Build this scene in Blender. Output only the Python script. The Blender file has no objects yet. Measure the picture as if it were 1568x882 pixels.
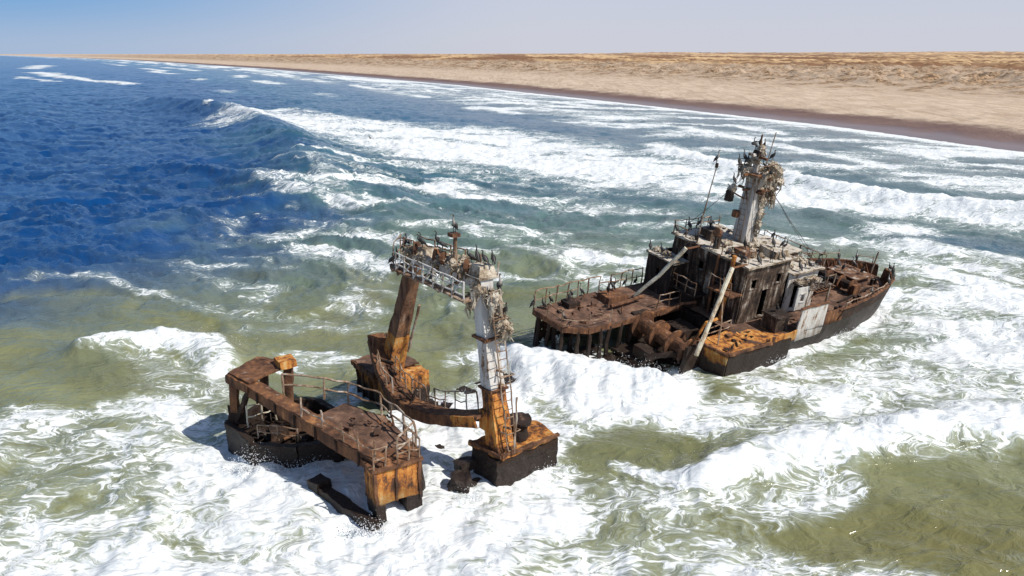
import bpy, bmesh, math, random
import numpy as np
from mathutils import Vector, Matrix, noise as mnoise
random.seed(7)
R=random.random
def U(a,b): return a+(b-a)*R()
scn=bpy.context.scene
col=scn.collection
scn.view_settings.view_transform='Standard'
scn.view_settings.look='None'
scn.view_settings.exposure=0

# ------------------------------------------------------------ numpy noise
def vn(x,y,seed=0):
    ix=np.floor(x).astype(np.int64);iy=np.floor(y).astype(np.int64)
    fx=x-ix;fy=y-iy
    fx=fx*fx*fx*(fx*(fx*6-15)+10);fy=fy*fy*fy*(fy*(fy*6-15)+10)
    def h(i,j):
        k=(i*374761393+j*668265263+seed*982451653)&0xffffffff
        k=((k^(k>>13))*1274126177)&0xffffffff
        k=(k^(k>>16))&0xffff
        return k/65535.0
    a=h(ix,iy);b=h(ix+1,iy);c=h(ix,iy+1);d=h(ix+1,iy+1)
    return (a+(b-a)*fx)+((c+(d-c)*fx)-(a+(b-a)*fx))*fy
def fbm(x,y,o=5,seed=0,g=.5):
    s=0;a=1;t=0
    for i in range(o):
        s=s+a*vn(x,y,seed+i*17);t+=a;a*=g;x,y=(x*1.62+y*1.2)+11.3,(y*1.62-x*1.2)-7.1
    return s/t
def ss(e0,e1,x):
    t=np.clip((x-e0)/(e1-e0),0,1);return t*t*(3-2*t)

SY=np.array([-400,0,150,200,286,483,1025,2434,8000,30000.])
SX=np.array([236,136,98.6,86,51,-33,-320,-1155,-4900,-20000.])
def wcoord(x,y):
    return (x-np.interp(y,SY,SX))*0.92

def polar(r0,ratio,rmax,a0,a1,na):
    nr=int(math.log(rmax/r0)/math.log(ratio))+1
    r=r0*ratio**np.arange(nr)
    az=np.radians(np.linspace(a0,a1,na))
    Rg,A=np.meshgrid(r,az,indexing='ij')
    return Rg*np.sin(A),Rg*np.cos(A),Rg,nr,na
def grid_mesh(name,X,Y,Z,nr,na,smooth=True):
    me=bpy.data.meshes.new(name)
    n=nr*na
    co=np.empty((n,3),np.float32);co[:,0]=X.ravel();co[:,1]=Y.ravel();co[:,2]=Z.ravel()
    me.vertices.add(n);me.vertices.foreach_set('co',co.ravel())
    i=np.arange((nr-1)*(na-1));rr=i//(na-1);cc=i%(na-1)
    v0=rr*na+cc
    q=np.stack([v0,v0+na,v0+na+1,v0+1],1).astype(np.int32)
    q=q[:,::-1]
    m=len(q)
    me.loops.add(m*4);me.loops.foreach_set('vertex_index',np.ascontiguousarray(q).ravel())
    me.polygons.add(m);me.polygons.foreach_set('loop_start',np.arange(0,m*4,4,dtype=np.int32))
    me.polygons.foreach_set('use_smooth',np.full(m,smooth))
    me.update(calc_edges=True)
    ob=bpy.data.objects.new(name,me);col.objects.link(ob)
    return ob

# ------------------------------------------------------------ node helpers
class N:
    def __init__(s,name):
        s.m=bpy.data.materials.new(name);s.m.use_nodes=True
        s.t=s.m.node_tree;s.t.nodes.clear()
        s.out=s.t.nodes.new('ShaderNodeOutputMaterial')
    def n(s,t,**k):
        x=s.t.nodes.new(t)
        for a,b in k.items(): setattr(x,a,b)
        return x
    def l(s,a,b): s.t.links.new(a,b)
    def val(s,sock,v):
        if hasattr(v,'is_linked') : s.l(v,sock)
        else: sock.default_value=v
    def math(s,op,a,b=None,c=None,clamp=False):
        x=s.n('ShaderNodeMath',operation=op,use_clamp=clamp)
        s.val(x.inputs[0],a)
        if b is not None: s.val(x.inputs[1],b)
        if c is not None: s.val(x.inputs[2],c)
        return x.outputs[0]
    def noise(s,vec,scale,detail=6,rough=.55,dist=0,dim='3D'):
        x=s.n('ShaderNodeTexNoise',noise_dimensions=dim);s.l(vec,x.inputs['Vector'])
        x.inputs['Scale'].default_value=scale;x.inputs['Detail'].default_value=detail
        x.inputs['Roughness'].default_value=rough;x.inputs['Distortion'].default_value=dist
        return x
    def vmath(s,op,a,b):
        x=s.n('ShaderNodeVectorMath',operation=op)
        s.val(x.inputs[0],a)
        if op=='SCALE': s.val(x.inputs['Scale'],b)
        else: s.val(x.inputs[1],b)
        return x.outputs[0]
    def smooth(s,v,e0,e1,o0=0.,o1=1.):
        x=s.n('ShaderNodeMapRange',interpolation_type='SMOOTHSTEP')
        s.val(x.inputs[0],v);s.val(x.inputs[1],e0);s.val(x.inputs[2],e1);s.val(x.inputs[3],o0);s.val(x.inputs[4],o1)
        return x.outputs[0]
    def mix(s,f,a,b,mode='MIX'):
        x=s.n('ShaderNodeMix',data_type='RGBA',blend_type=mode)
        s.val(x.inputs[0],f)
        for k,v in ((6,a),(7,b)):
            if hasattr(v,'is_linked'): s.l(v,x.inputs[k])
            else: x.inputs[k].default_value=(*v,1)
        return x.outputs[2]
    def ramp(s,f,stops,interp='LINEAR'):
        x=s.n('ShaderNodeValToRGB');x.color_ramp.interpolation=interp
        e=x.color_ramp.elements
        while len(e)<len(stops): e.new(.5)
        for i,(p,c) in enumerate(stops):
            e[i].position=p;e[i].color=(*c,1)
        s.l(f,x.inputs[0]);return x.outputs[0]

# ------------------------------------------------------------ sea
X,Y,RR,nr,na=polar(11,1.0085,40000,-68,68,980)
W=wcoord(X,Y)
ca,sa=.917,.4      # across-shore dir ; along-shore dir = (-.4,.917)
P=X*ca+Y*sa;Q=-X*sa+Y*ca
A1=X*.93-Y*.36;B1=X*.36+Y*.93     # wind / drift axis: foam is drawn out along A1
def stroke(pts,hw,soft=1.0):
    best=np.zeros_like(X)
    for (p,q,h0,h1) in zip(pts[:-1],pts[1:],hw[:-1],hw[1:]):
        dx,dy=q[0]-p[0],q[1]-p[1];L=dx*dx+dy*dy
        t=np.clip(((XW-p[0])*dx+(YW-p[1])*dy)/L,0,1)
        d=np.hypot(XW-p[0]-dx*t,YW-p[1]-dy*t)/(h0+(h1-h0)*t)
        best=np.maximum(best,1-ss(1-.75*soft,1+.75*soft,d))
    return best
def blob(cx,cy,rx,ry,rot=0):
    c,s=math.cos(math.radians(rot)),math.sin(math.radians(rot))
    u=(XW-cx)*c+(YW-cy)*s;v=-(XW-cx)*s+(YW-cy)*c
    return np.exp(-((u/rx)**2+(v/ry)**2))
warpx=(fbm(X/9,Y/9,3,5)-.5);warpy=(fbm(X/9+50,Y/9,3,6)-.5)
wa=np.clip(RR/40,.6,5)
XW=X+wa*(2.6*(fbm(X/5/wa,Y/5/wa,4,301)-.5)+1.2*(fbm(X/1.3/wa,Y/1.3/wa,3,303)-.5))
YW=Y+wa*(2.6*(fbm(X/5/wa,Y/5/wa,4,305)-.5)+1.2*(fbm(X/1.3/wa,Y/1.3/wa,3,307)-.5))
big=fbm(P/22+warpx,Q/60,4,3)
mid=fbm(A1/14+warpx*1.5,B1/6+warpy*1.5,4,9)
mid2=fbm(X/4+warpx*3,Y/4+warpy*3,4,19)
st=fbm(A1/11+warpx*3,B1/2.6+warpy*3,5,23)
st2=fbm(A1/22+warpx*2,B1/5+warpy*3,5,29)
D=np.zeros_like(X)
def put(v):
    global D
    D=np.maximum(D,v)
band=stroke([(-75,255),(-57,212),(-26,185),(1.8,145),(21,118),(36,103),(48,93),(57,85),(75,72),(110,50)],[10,20,20,20,16,10,6,5,5,5])
put(band*(.84+1.1*(st2-.47)+.8*(st-.5)))
put(stroke([(29,143),(41,113),(50,96),(59,87),(75,74)],[3.2,2.8,2.6,2.4,2.2])*1.0)
inner=ss(-75,-45,W)*ss(40,90,Y)*(1-ss(400,700,Y))
put(inner*(.34+2.0*(fbm(A1/26,B1/6,5,33)-.48)))
sh=fbm(Q/14,Q*0,3,41)
put(ss(-7-10*sh,-2,W)*.95)
for k,(off,wd) in enumerate([(-24,3.5),(-40,3),(-58,4)]):
    ln=np.exp(-((W-off-10*(fbm(Q/40,Q*0+k,3,51+k)-.5))/wd)**2)*ss(.45,.6,vn(Q/26,Q*0+k,61+k))
    put(ln*.8*ss(90,120,Y))
far=ss(250,420,Y)
put(far*ss(-85,-45,W)*(.40+1.8*(fbm(P/14,Q/90,4,70)-.45)))
for k,off in enumerate([-95,-135]):
    ln=np.exp(-((W-off-25*(fbm(Q/90,Q*0+k,3,81+k)-.5))/(5+Y*.005))**2)*ss(.5,.66,vn(Q/70,Q*0+k,91+k))
    put(ln*.7*ss(300,420,Y))
put(stroke([(-470,800),(-360,640),(-230,485)],[13,9,6])*.72)
put(stroke([(-400,640),(-300,530)],[5,4])*.6)
put(stroke([(-760,1300),(-600,1000)],[20,14])*.65)
put(stroke([(-14,276),(4,268)],[5,7])*.9)
put(stroke([(12,217),(24,210),(38,202)],[3,6,3])*.75)
put(stroke([(-92,237),(-80,224)],[1.8,2.4])*1.0)
put(stroke([(-33,125),(-27,108),(-20,94)],[1.4,2.2,1.5])*.42)
put(stroke([(-34,106),(-27,98),(-18,92)],[1.3,1.8,1.6])*.5)
fld=stroke([(-22,130),(-12,100),(-4,74),(10,72),(30,62),(42,60)],[16,20,24,18,15,16])
put(fld*(.30+2.1*(st-.50)))
fld=stroke([(-12,68),(-6,54),(-18,48)],[10,8,6])
put(fld*(.25+2.1*(st-.50)))
put(stroke([(-40,60),(-33,59),(-22,55),(-12,50)],[1.2,1,1,1.4])*.34)
put(stroke([(-13,57),(-9,53)],[1.6,1.5])*.50)
put(stroke([(4,66),(7,60),(9,57)],[1.6,1.6,1.2])*.6)
put(stroke([(-26.5,44.3),(-22,46.2),(-19.5,46),(-17,43)],[1.0,1.5,1.5,1.2])*.72)
put(stroke([(-23,42),(-17,41)],[3.5,3])*.40)
put(stroke([(42,80),(40,68),(36,55),(31,46),(28,38)],[5,7,7.5,7,5])*(.62+1.4*(mid2-.47)))
put(stroke([(14,38),(24,42),(34,50)],[6,6,5])*(.52+1.4*(mid2-.5)))
bl=ss(39,34,Y)*ss(8,1,X)
put(bl*(.60+1.4*(mid2-.48)))
put(stroke([(-19,36),(-15,33),(-13,28),(-3,23)],[3,3.5,3.5,3])*(.70+1.0*(mid2-.5)))
put(ss(28,23,Y)*(.60+1.2*(mid2-.5)))
put(stroke([(-1,44),(3.5,40.5),(5,37),(9,39.5)],[1.8,3.6,3.4,2.6])*(.95+.7*(mid2-.5)))
put(stroke([(-4,37),(-1,36),(0,40)],[2.3,2.3,2.0])*.85)
put(stroke([(9,38),(14,34),(20,34),(29,37)],[3,3.2,2.8,2.6])*(.72+1.0*(mid2-.5)))
put(stroke([(5,30.3),(8.5,29.3),(12,31.3),(16,32.8),(26,35.6),(34,37)],[.5,.9,1.3,1.4,1.5,1.5])*.90)
put(stroke([(5,28),(10,27.5),(14,29)],[2,2,2])*(.60+1.0*(mid2-.5)))
put(stroke([(-14,33),(-11.7,30.6),(-7.6,31),(-5.6,26.3),(-3.6,26.8)],[1.5,1.5,1.5,1.4,1.4])*.95)
put(stroke([(-10,36),(-8,40),(-5,38)],[1.0,1.3,1.3])*.65)
put(stroke([(-3,28.6),(-1,29.2),(2,32)],[1.1,1.1,1.0])*.88)
put(stroke([(13,42),(19.5,46.6),(25,51),(30,57)],[1.1,1.1,1.1,1.3])*.80)
for cx,cy,rx,ry,rot,am in [(17,25.5,6,2.3,0,.6),(4.0,31.3,1.8,1.7,0,.6),(-27,40.5,5,2.2,0,.5),(-1.5,52,6,5,0,.5),(11,38.8,2.2,1.2,20,.4),
                       (46,73,8,4,-20,.5),(25,28.5,4,1.6,10,.5),(-13,25.5,1.2,.6,0,.4),(7,33.6,1.4,1.2,0,.4),(22,30.3,5,1.2,10,.4),(-19,28,1.1,.8,0,.4),(1,28,1.5,1,0,.25),(8,27,2,.8,0,.3)]:
    D=D-am*blob(cx,cy,rx,ry,rot)
D=np.clip(D+.05*(mid-.5),0,1.0)

deep=np.array([.003,.048,.170]);teal=np.array([.052,.128,.160]);olive=np.array([.185,.190,.090]);green=np.array([.125,.175,.135]);shal=np.array([.20,.235,.215])
C=np.tile(teal,X.shape+(1,))
def mixc(C,c,f): return C*(1-f[...,None])+c*f[...,None]
C=mixc(C,np.array([.028,.110,.195]),ss(110,230,Y))
C=mixc(C,shal,ss(-90,-20,W)*.7*(1-.5*ss(200,500,Y)))
C=mixc(C,green,1-ss(62,115,Y+26*(big-.5)+20*(st2-.5)))
nearf=1-ss(46,80,Y+24*(big-.5)+16*(mid-.5)+24*(st2-.5))
C=mixc(C,olive,nearf)
bl_=1-ss(-150,-112,W+22*(big-.5)+26*(mid-.5)+30*(st2-.5))
bl_=bl_*ss(40,64,Y+18*(mid-.5)+24*(st2-.5)-.25*(X+40))
C=mixc(C,deep,bl_)
C=mixc(C,np.array([.03,.09,.14]),blob(47,73,12,6,-20)*.8)
C=mixc(C,np.array([.17,.145,.045]),blob(18,25,9,3.5,0)*.6)
C=C*(0.70+.60*fbm(A1/12+warpx*2,B1/3,5,101,.6))[...,None]
C=mixc(C,np.array([.24,.215,.11]),np.clip(stroke([(-23,50),(-14,47),(-10,60),(-20,75)],[1.5,2.5,2,1])*.5*ss(.4,.6,mid),0,1))

fade=1/(1+(RR/900)**2)
Z=0.26*np.sin(W/5.6+6.0*fbm(Q/60,P/60,3,121))*ss(0,-60,W)*ss(25,70,RR)
def ridge(pts,hw,am):
    global XW,YW
    a,b=XW,YW
    XW=X+(a-X)*.35;YW=Y+(b-Y)*.35
    r=am*(stroke(pts,hw,1.25)**1.5)
    XW,YW=a,b
    return r
def breaker(ys,wc,am,back,front,seed):
    c=np.interp(Y,ys,wc)+4*(fbm(Q/26,Q*0,3,seed)-.5)
    d=W-c
    prof=np.where(d<0,np.exp(-np.abs(d/back)**1.35),np.exp(-(d/front)**2))
    return prof*np.interp(Y,ys,am)
Z=Z+breaker([70,94,124,152,221,275,340],[-116,-121,-127,-131,-145,-163,-180],[0,1.2,2.8,4.2,4.6,3.6,0],6.5,8,501)
Z=Z+breaker([55,85,98,108,122,135],[-150,-140,-128,-134,-146,-150],[0,.9,1.6,2.0,1.2,0],4,5,503)
Z=Z+breaker([90,160,230,330,420],[-190,-190,-198,-215,-230],[0,1.4,1.8,1.8,0],7,9,505)
Z=Z+breaker([40,60,80,100],[-165,-158,-152,-160],[0,.9,.8,0],4,5,507)
Z=Z+ridge([(29,143),(41,113),(50,96),(59,87),(75,74)],[4,3.6,3.2,3,3],1.4)
Z=Z+ridge([(-26.5,44.6),(-22,46.6),(-19.5,46.4),(-17,43.4)],[1.2,1.8,1.8,1.2],.9)
Z=Z+ridge([(8.5,29.8),(12,31.8),(16,33.3),(26,36.2)],[1.3,1.8,1.9,1.8],.75)
Z=Z+ridge([(36,90),(40,72),(46,62)],[2,2.5,2],.5)
Z=Z+ridge([(0,43),(4,40),(8,39)],[1.5,2.3,1.5],1.0)
ch=fbm(P/3.4+warpx*2,Q/6+warpy*2,4,131,.5)
rd=1-np.abs(2*fbm(A1/5+warpx*3,B1/2.3+warpy*3,4,141,.52)-1)
rd2=1-np.abs(2*fbm(A1/15+warpx*3,B1/4.6+warpy*3,5,143,.55)-1)
opn=ss(-70,-125,W)*ss(45,62,Y)
Z=Z+fade*((ch-.5)*.6+(rd-.7)*.30+(rd2-.7)*(1.1*opn+.25))
Z=Z+fade*np.clip(D,0,1)*((fbm(X/1.1,Y/1.1,4,151,.55)-.5)*.65+.06)
Z=Z*ss(6,-25,W)+.02
Z=Z-0.25*ss(-20,5,W)+.1
sea=grid_mesh('sea',X,Y,Z,nr,na)
at=sea.data.attributes.new('foam','FLOAT','POINT');at.data.foreach_set('value',D.astype(np.float32).ravel())
at=sea.data.attributes.new('wcol','FLOAT_COLOR','POINT')
c4=np.ones(X.shape+(4,),np.float32);c4[...,:3]=C;at.data.foreach_set('color',c4.ravel())

k=N('sea_water')
geo=k.n('ShaderNodeNewGeometry');pos=geo.outputs['Position']
mp=k.n('ShaderNodeMapping');k.l(pos,mp.inputs[0]);mp.inputs['Rotation'].default_value=(0,0,math.radians(21));mp.inputs['Scale'].default_value=(.6,1,1)
wn=k.noise(mp.outputs[0],.42,3,.5,0,'2D')
wv=k.vmath('SCALE',k.vmath('SUBTRACT',wn.outputs['Color'],(.5,.5,.5)),4.0)
wp=k.vmath('ADD',mp.outputs[0],wv)
def ridged(vec,scale,det,w,rg=.5):
    n_=k.noise(vec,scale,det,rg,0,'2D').outputs[0]
    return k.smooth(k.math('ABSOLUTE',k.math('SUBTRACT',n_,.5)),0.,w,1.,0.)
r1=ridged(wp,.55,4,.06);r2=ridged(wp,1.4,3,.075);r3=ridged(wp,3.4,2,.10)
v=k.n('ShaderNodeTexVoronoi',feature='DISTANCE_TO_EDGE',voronoi_dimensions='2D');k.l(wp,v.inputs['Vector']);v.inputs['Scale'].default_value=1.15
v1=k.smooth(v.outputs[0],0.,.15,1.,0.)
fb=k.noise(wp,.30,5,.58,0,'2D').outputs[0]
fb2=k.noise(wp,2.4,6,.66,0,'2D').outputs[0]
fa=k.n('ShaderNodeAttribute',attribute_name='foam').outputs['Fac']
wc=k.n('ShaderNodeAttribute',attribute_name='wcol').outputs['Color']
lc=k.math('ADD',k.math('MULTIPLY',r1,.34),k.math('MULTIPLY',r2,.34))
lc=k.math('ADD',lc,k.math('MULTIPLY',r3,.22))
lc=k.math('ADD',lc,k.math('MULTIPLY',v1,.22))
t=k.math('MULTIPLY_ADD',fa,1.65,-1.05)
t=k.math('ADD',t,k.math('MULTIPLY',k.math('SUBTRACT',fb,.5),1.4))
t=k.math('ADD',t,k.math('MULTIPLY',k.math('SUBTRACT',fb2,.5),.7))
t=k.math('ADD',t,k.math('MULTIPLY',lc,k.smooth(fa,.0,.3)))
foam=k.smooth(t,-.10,.48)
haze=k.math('MULTIPLY',k.smooth(t,-.80,.20,0,.45),k.smooth(fa,.0,.4))
under=k.mix(haze,wc,(.48,.54,.49))
fcol=k.mix(k.smooth(fb2,.3,.65),(.60,.64,.66),(.88,.89,.88))
base=k.mix(foam,under,fcol)
pb=k.n('ShaderNodeBsdfPrincipled')
k.l(base,pb.inputs['Base Color'])
k.l(k.smooth(foam,0,.6,.11,.8),pb.inputs['Roughness'])
pb.inputs['IOR'].default_value=1.33
k.l(k.smooth(foam,0,1,.5,.1),pb.inputs['Specular IOR Level'])
hh=k.math('ADD',k.math('MULTIPLY',k.noise(wp,1.0,4,.55,0,'2D').outputs[0],.50),k.math('MULTIPLY',k.noise(mp.outputs[0],3.6,3,.5,0,'2D').outputs[0],.09))
bp=k.n('ShaderNodeBump');bp.inputs['Strength'].default_value=.8;bp.inputs['Distance'].default_value=.5
k.l(hh,bp.inputs['Height']);k.l(bp.outputs[0],pb.inputs['Normal'])
k.l(pb.outputs[0],k.out.inputs[0])
sea.data.materials.append(k.m)

# thrown spray where waves hit the wreck: one mesh of droplets
k=N('spray_droplets');df=k.n('ShaderNodeBsdfDiffuse');df.inputs[0].default_value=(.9,.91,.92,1);tl=k.n('ShaderNodeBsdfTranslucent');tl.inputs[0].default_value=(.9,.91,.92,1)
mx=k.n('ShaderNodeMixShader');mx.inputs[0].default_value=.5;k.l(df.outputs[0],mx.inputs[1]);k.l(tl.outputs[0],mx.inputs[2]);k.l(mx.outputs[0],k.out.inputs[0]);sprm=k.m
vs=[];fs=[]
def drops(c,sx,sy,h,n,rmin=.010,rmax=.032):
    for i in range(n):
        u=R()**1.8;x=c[0]+random.gauss(0,sx)*(.6+u);y=c[1]+random.gauss(0,sy)*(.6+u);z=.15+h*u*math.exp(-((x-c[0])/sx/1.8)**2)+R()*.1
        r=U(rmin,rmax)*(1.15-u*.6);o=len(vs)
        vs.extend([(x+r,y,z),(x-r,y,z),(x,y+r,z),(x,y-r,z),(x,y,z+r*1.2),(x,y,z-r*1.2)])
        for a,b in((0,2),(2,1),(1,3),(3,0)): fs.append((o+a,o+b,o+4));fs.append((o+b,o+a,o+5))
drops((3.8,40.0),2.2,.8,1.5,1600);drops((7.0,40.8),1.6,.7,1.2,900);drops((-11.5,30.5),.7,.2,1.3,700);drops((-9.0,30.4),1.0,.2,.7,450);drops((-5.5,25.9),.7,.2,.7,450)
drops((-2.0,36.5),1.5,.9,.6,500);drops((1.5,30.4),.8,.3,.7,350);drops((-1.8,28.0),.6,.2,.7,350);drops((16,33.2),3.2,.5,1.0,900);drops((11,31.0),1.8,.4,.9,600);drops((-21,46.4),2.2,.5,1.0,500);drops((1,42.5),1.5,.6,1.,500)
drops((16,43.3),1.5,.4,.6,400);drops((22,48.0),2.,.4,.6,400)
me=bpy.data.meshes.new('sea_spray');me.from_pydata(vs,[],fs);me.materials.append(sprm)
col.objects.link(bpy.data.objects.new('sea_spray',me))

# ------------------------------------------------------------ land
X2,Y2,R2,nr2,na2=polar(60,1.0095,60000,-70,70,740)
W2=wcoord(X2,Y2)
beach=2.6*ss(-2,60,W2)+1.4*ss(60,170,W2)
hum=fbm(X2/9,Y2/9,4,201);hum2=fbm(X2/38,Y2/38,4,207)
dune=ss(110,180,W2)*(np.clip(hum-.42,0,1)*9*ss(.3,.6,hum2)+3.5*hum2)
hills=ss(1200,4500,R2)*ss(0,600,W2)*(4+26*fbm(X2/900,Y2/900,4,211))*ss(-6000,4000,X2)
ero=.25*(fbm(X2/4,Y2/4,4,215)-.5)*ss(15,50,W2)
Z2=beach+dune+hills+ero
Z2=np.where(W2<0,np.maximum(-6,W2*.06),Z2)
land=grid_mesh('beach_and_desert_ground',X2,Y2,Z2-.05,nr2,na2)
at=land.data.attributes.new('wd','FLOAT','POINT');at.data.foreach_set('value',W2.astype(np.float32).ravel())
k=N('sand')
geo=k.n('ShaderNodeNewGeometry');pos=geo.outputs['Position']
wd=k.n('ShaderNodeAttribute',attribute_name='wd').outputs['Fac']
n0=k.noise(pos,.010,6,.62,0,'2D').outputs[0];n1=k.noise(pos,.07,8,.7,0,'2D').outputs[0];n2=k.noise(pos,.5,5,.7,0,'2D').outputs[0]
mp=k.n('ShaderNodeMapping');k.l(pos,mp.inputs[0]);mp.inputs['Rotation'].default_value=(0,0,-math.radians(23));mp.inputs['Scale'].default_value=(1,.12,1)
tr=k.noise(mp.outputs[0],.35,7,.7,1.0,'2D').outputs[0]
far_=k.noise(mp.outputs[0],.007,8,.62,.5,'2D').outputs[0]
dry=k.mix(k.smooth(n1,.35,.65),(.52,.395,.285),(.64,.505,.375))
dry=k.mix(k.smooth(tr,.47,.60,0,.55),dry,(.34,.24,.16))
dry=k.mix(k.smooth(n2,.55,.75,0,.5),dry,(.28,.20,.135))
wet=k.mix(k.smooth(n1,.3,.7),(.150,.090,.075),(.215,.135,.108))
wj=k.math('ADD',wd,k.math('MULTIPLY',k.math('SUBTRACT',n1,.5),16.))
c=k.mix(k.smooth(wj,20,30),wet,dry)
veg=k.mix(k.smooth(n2,.42,.58),(.42,.27,.155),(.12,.075,.04))
vegm=k.math('MULTIPLY',k.smooth(k.math('ADD',wd,k.math('MULTIPLY',k.math('SUBTRACT',n1,.5),180.)),100,160),k.smooth(n1,.42,.60,.25,1.))
c=k.mix(vegm,c,veg)
des=k.mix(k.smooth(far_,.40,.60),(.21,.105,.05),(.62,.42,.22))
des=k.mix(k.smooth(n0,.5,.7,0,.8),des,(.21,.11,.055))
c=k.mix(k.smooth(k.math('ADD',wd,k.math('MULTIPLY',k.math('SUBTRACT',n0,.5),500.)),300,560),c,des)
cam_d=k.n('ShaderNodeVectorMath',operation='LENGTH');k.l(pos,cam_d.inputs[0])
c=k.mix(k.smooth(cam_d.outputs['Value'],1200,9000,0,.6),c,(.60,.47,.38))  # distance haze painted into the ground colour: far land turns pale
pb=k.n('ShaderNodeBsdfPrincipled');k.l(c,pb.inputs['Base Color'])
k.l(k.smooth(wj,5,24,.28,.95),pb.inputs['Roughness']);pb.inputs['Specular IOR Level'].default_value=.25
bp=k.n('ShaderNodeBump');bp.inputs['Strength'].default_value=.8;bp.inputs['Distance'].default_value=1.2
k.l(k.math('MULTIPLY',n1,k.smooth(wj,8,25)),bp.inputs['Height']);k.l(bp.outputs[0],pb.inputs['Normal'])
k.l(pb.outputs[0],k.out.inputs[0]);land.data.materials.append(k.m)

# ------------------------------------------------------------ wreck materials
def wreck(name,stops,tide=1.0,guano=.0,fine=.5,bump=.5,hole=0.,rough=.88,streak=.5,lo=.30,hi=.70):
    k=N(name);geo=k.n('ShaderNodeNewGeometry');pos=geo.outputs['Position']
    sep=k.n('ShaderNodeSeparateXYZ');k.l(pos,sep.inputs[0]);z=sep.outputs[2]
    nn=k.n('ShaderNodeSeparateXYZ');k.l(geo.outputs['Normal'],nn.inputs[0])
    a=k.noise(pos,1.1,6,.66,.0).outputs[0]
    mp=k.n('ShaderNodeMapping');k.l(pos,mp.inputs[0]);mp.inputs['Scale'].default_value=(3.2,3.2,.45)
    s=k.noise(mp.outputs[0],1.,5,.65,.0).outputs[0]
    g=k.noise(pos,9.,4,.7).outputs[0]
    f=k.math('ADD',k.math('MULTIPLY',a,1-streak),k.math('MULTIPLY',s,streak))
    f=k.math('ADD',f,k.math('MULTIPLY',k.math('SUBTRACT',g,.5),fine*.4))
    f=k.smooth(f,lo,hi)
    c=k.ramp(f,stops)
    if guano>0:
        gm=k.math('MULTIPLY',k.smooth(nn.outputs[2],.45,.8),k.smooth(k.noise(pos,1.9,3,.65).outputs[0],.66-guano*.28,.78-guano*.28))
        c=k.mix(k.math('MULTIPLY',gm,min(.85,.35+guano*.6)),c,(.55,.50,.43))
        dr=k.math('MULTIPLY',k.smooth(s,.58,.68),guano*.45)
        c=k.mix(dr,c,(.50,.46,.40))
    mus=k.mix(k.smooth(g,.45,.65),(.008,.007,.008),(.050,.042,.036))
    tm=k.smooth(k.math('ADD',z,k.math('MULTIPLY',k.math('SUBTRACT',a,.5),1.2)),tide-.12,tide+.12,1.,0.)
    c=k.mix(tm,c,mus)
    dk=k.smooth(k.math('ADD',z,k.math('MULTIPLY',k.math('SUBTRACT',s,.5),2.)),tide,tide+1.2,.5,0.)
    c=k.mix(dk,c,(.035,.018,.010))
    pb=k.n('ShaderNodeBsdfPrincipled');k.l(c,pb.inputs['Base Color'])
    k.l(k.smooth(tm,0,1,rough,.5),pb.inputs['Roughness']);pb.inputs['Specular IOR Level'].default_value=.3
    hgt=k.math('ADD',k.math('MULTIPLY',g,.13),k.math('MULTIPLY',a,.12))
    bp=k.n('ShaderNodeBump');bp.inputs['Strength'].default_value=bump;bp.inputs['Distance'].default_value=.5
    k.l(hgt,bp.inputs['Height']);k.l(bp.outputs[0],pb.inputs['Normal'])
    if hole>0:
        hn=k.noise(pos,1.7,3,.6).outputs[0]
        hm=k.smooth(hn,.5+.22*(1-hole)-.005,.5+.22*(1-hole)+.005)
        tb=k.n('ShaderNodeBsdfTransparent');mx=k.n('ShaderNodeMixShader')
        k.l(hm,mx.inputs[0]);k.l(pb.outputs[0],mx.inputs[1]);k.l(tb.outputs[0],mx.inputs[2]);k.l(mx.outputs[0],k.out.inputs[0])
    else: k.l(pb.outputs[0],k.out.inputs[0])
    return k.m
BK=(.012,.010,.010);DB=(.036,.020,.014);BR=(.110,.050,.027);MR=(.22,.095,.040);OR=(.47,.170,.034);YE=(.55,.28,.075);GR=(.48,.45,.41);LG=(.66,.64,.60)
M={}
M['dark']=wreck('dark_rusted_steel',[(0,BK),(.4,(.025,.016,.012)),(.7,DB),(.9,(.10,.055,.035)),(1,MR)],guano=.15)
M['brown']=wreck('brown_rusted_steel',[(0,DB),(.35,BR),(.60,(.16,.075,.037)),(.78,MR),(1,(.38,.18,.07))],guano=.12)
M['brownp']=wreck('brown_rusted_steel_soiled',[(0,DB),(.35,BR),(.62,(.17,.095,.055)),(.8,MR),(1,(.36,.22,.12))],guano=.5)
M['orange']=wreck('orange_rusted_steel',[(0,DB),(.25,BR),(.48,OR),(.76,YE),(1,(.58,.42,.22))],guano=.05,tide=1.0)
M['mussel']=wreck('mussel_crusted_steel',[(0,BK),(.5,(.03,.02,.014)),(1,DB)],tide=1.4,bump=.9)
M['paint']=wreck('weathered_grey_paint',[(0,DB),(.12,BR),(.22,(.30,.19,.11)),(.33,GR),(1,LG)],guano=.5,streak=.7)
M['house']=wreck('rusted_deckhouse_plate',[(0,BK),(.30,(.03,.02,.015)),(.52,(.070,.045,.030)),(.70,(.12,.085,.062)),(.86,(.26,.22,.175)),(1,GR)],guano=.55,streak=.55)
M['deck']=wreck('rusted_deck_plate',[(0,(.05,.03,.022)),(.4,(.11,.060,.040)),(.75,(.18,.10,.065)),(1,(.28,.17,.11))],guano=.12,streak=.1,fine=.3)
M['roof']=wreck('guano_covered_roof',[(0,(.08,.05,.03)),(.4,(.24,.18,.12)),(.7,(.42,.36,.28)),(1,(.58,.53,.45))],guano=.9,streak=.0)
M['rail']=wreck('rusted_railing',[(0,BR),(.4,(.20,.12,.07)),(.7,(.34,.25,.18)),(1,GR)],guano=.3)
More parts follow.
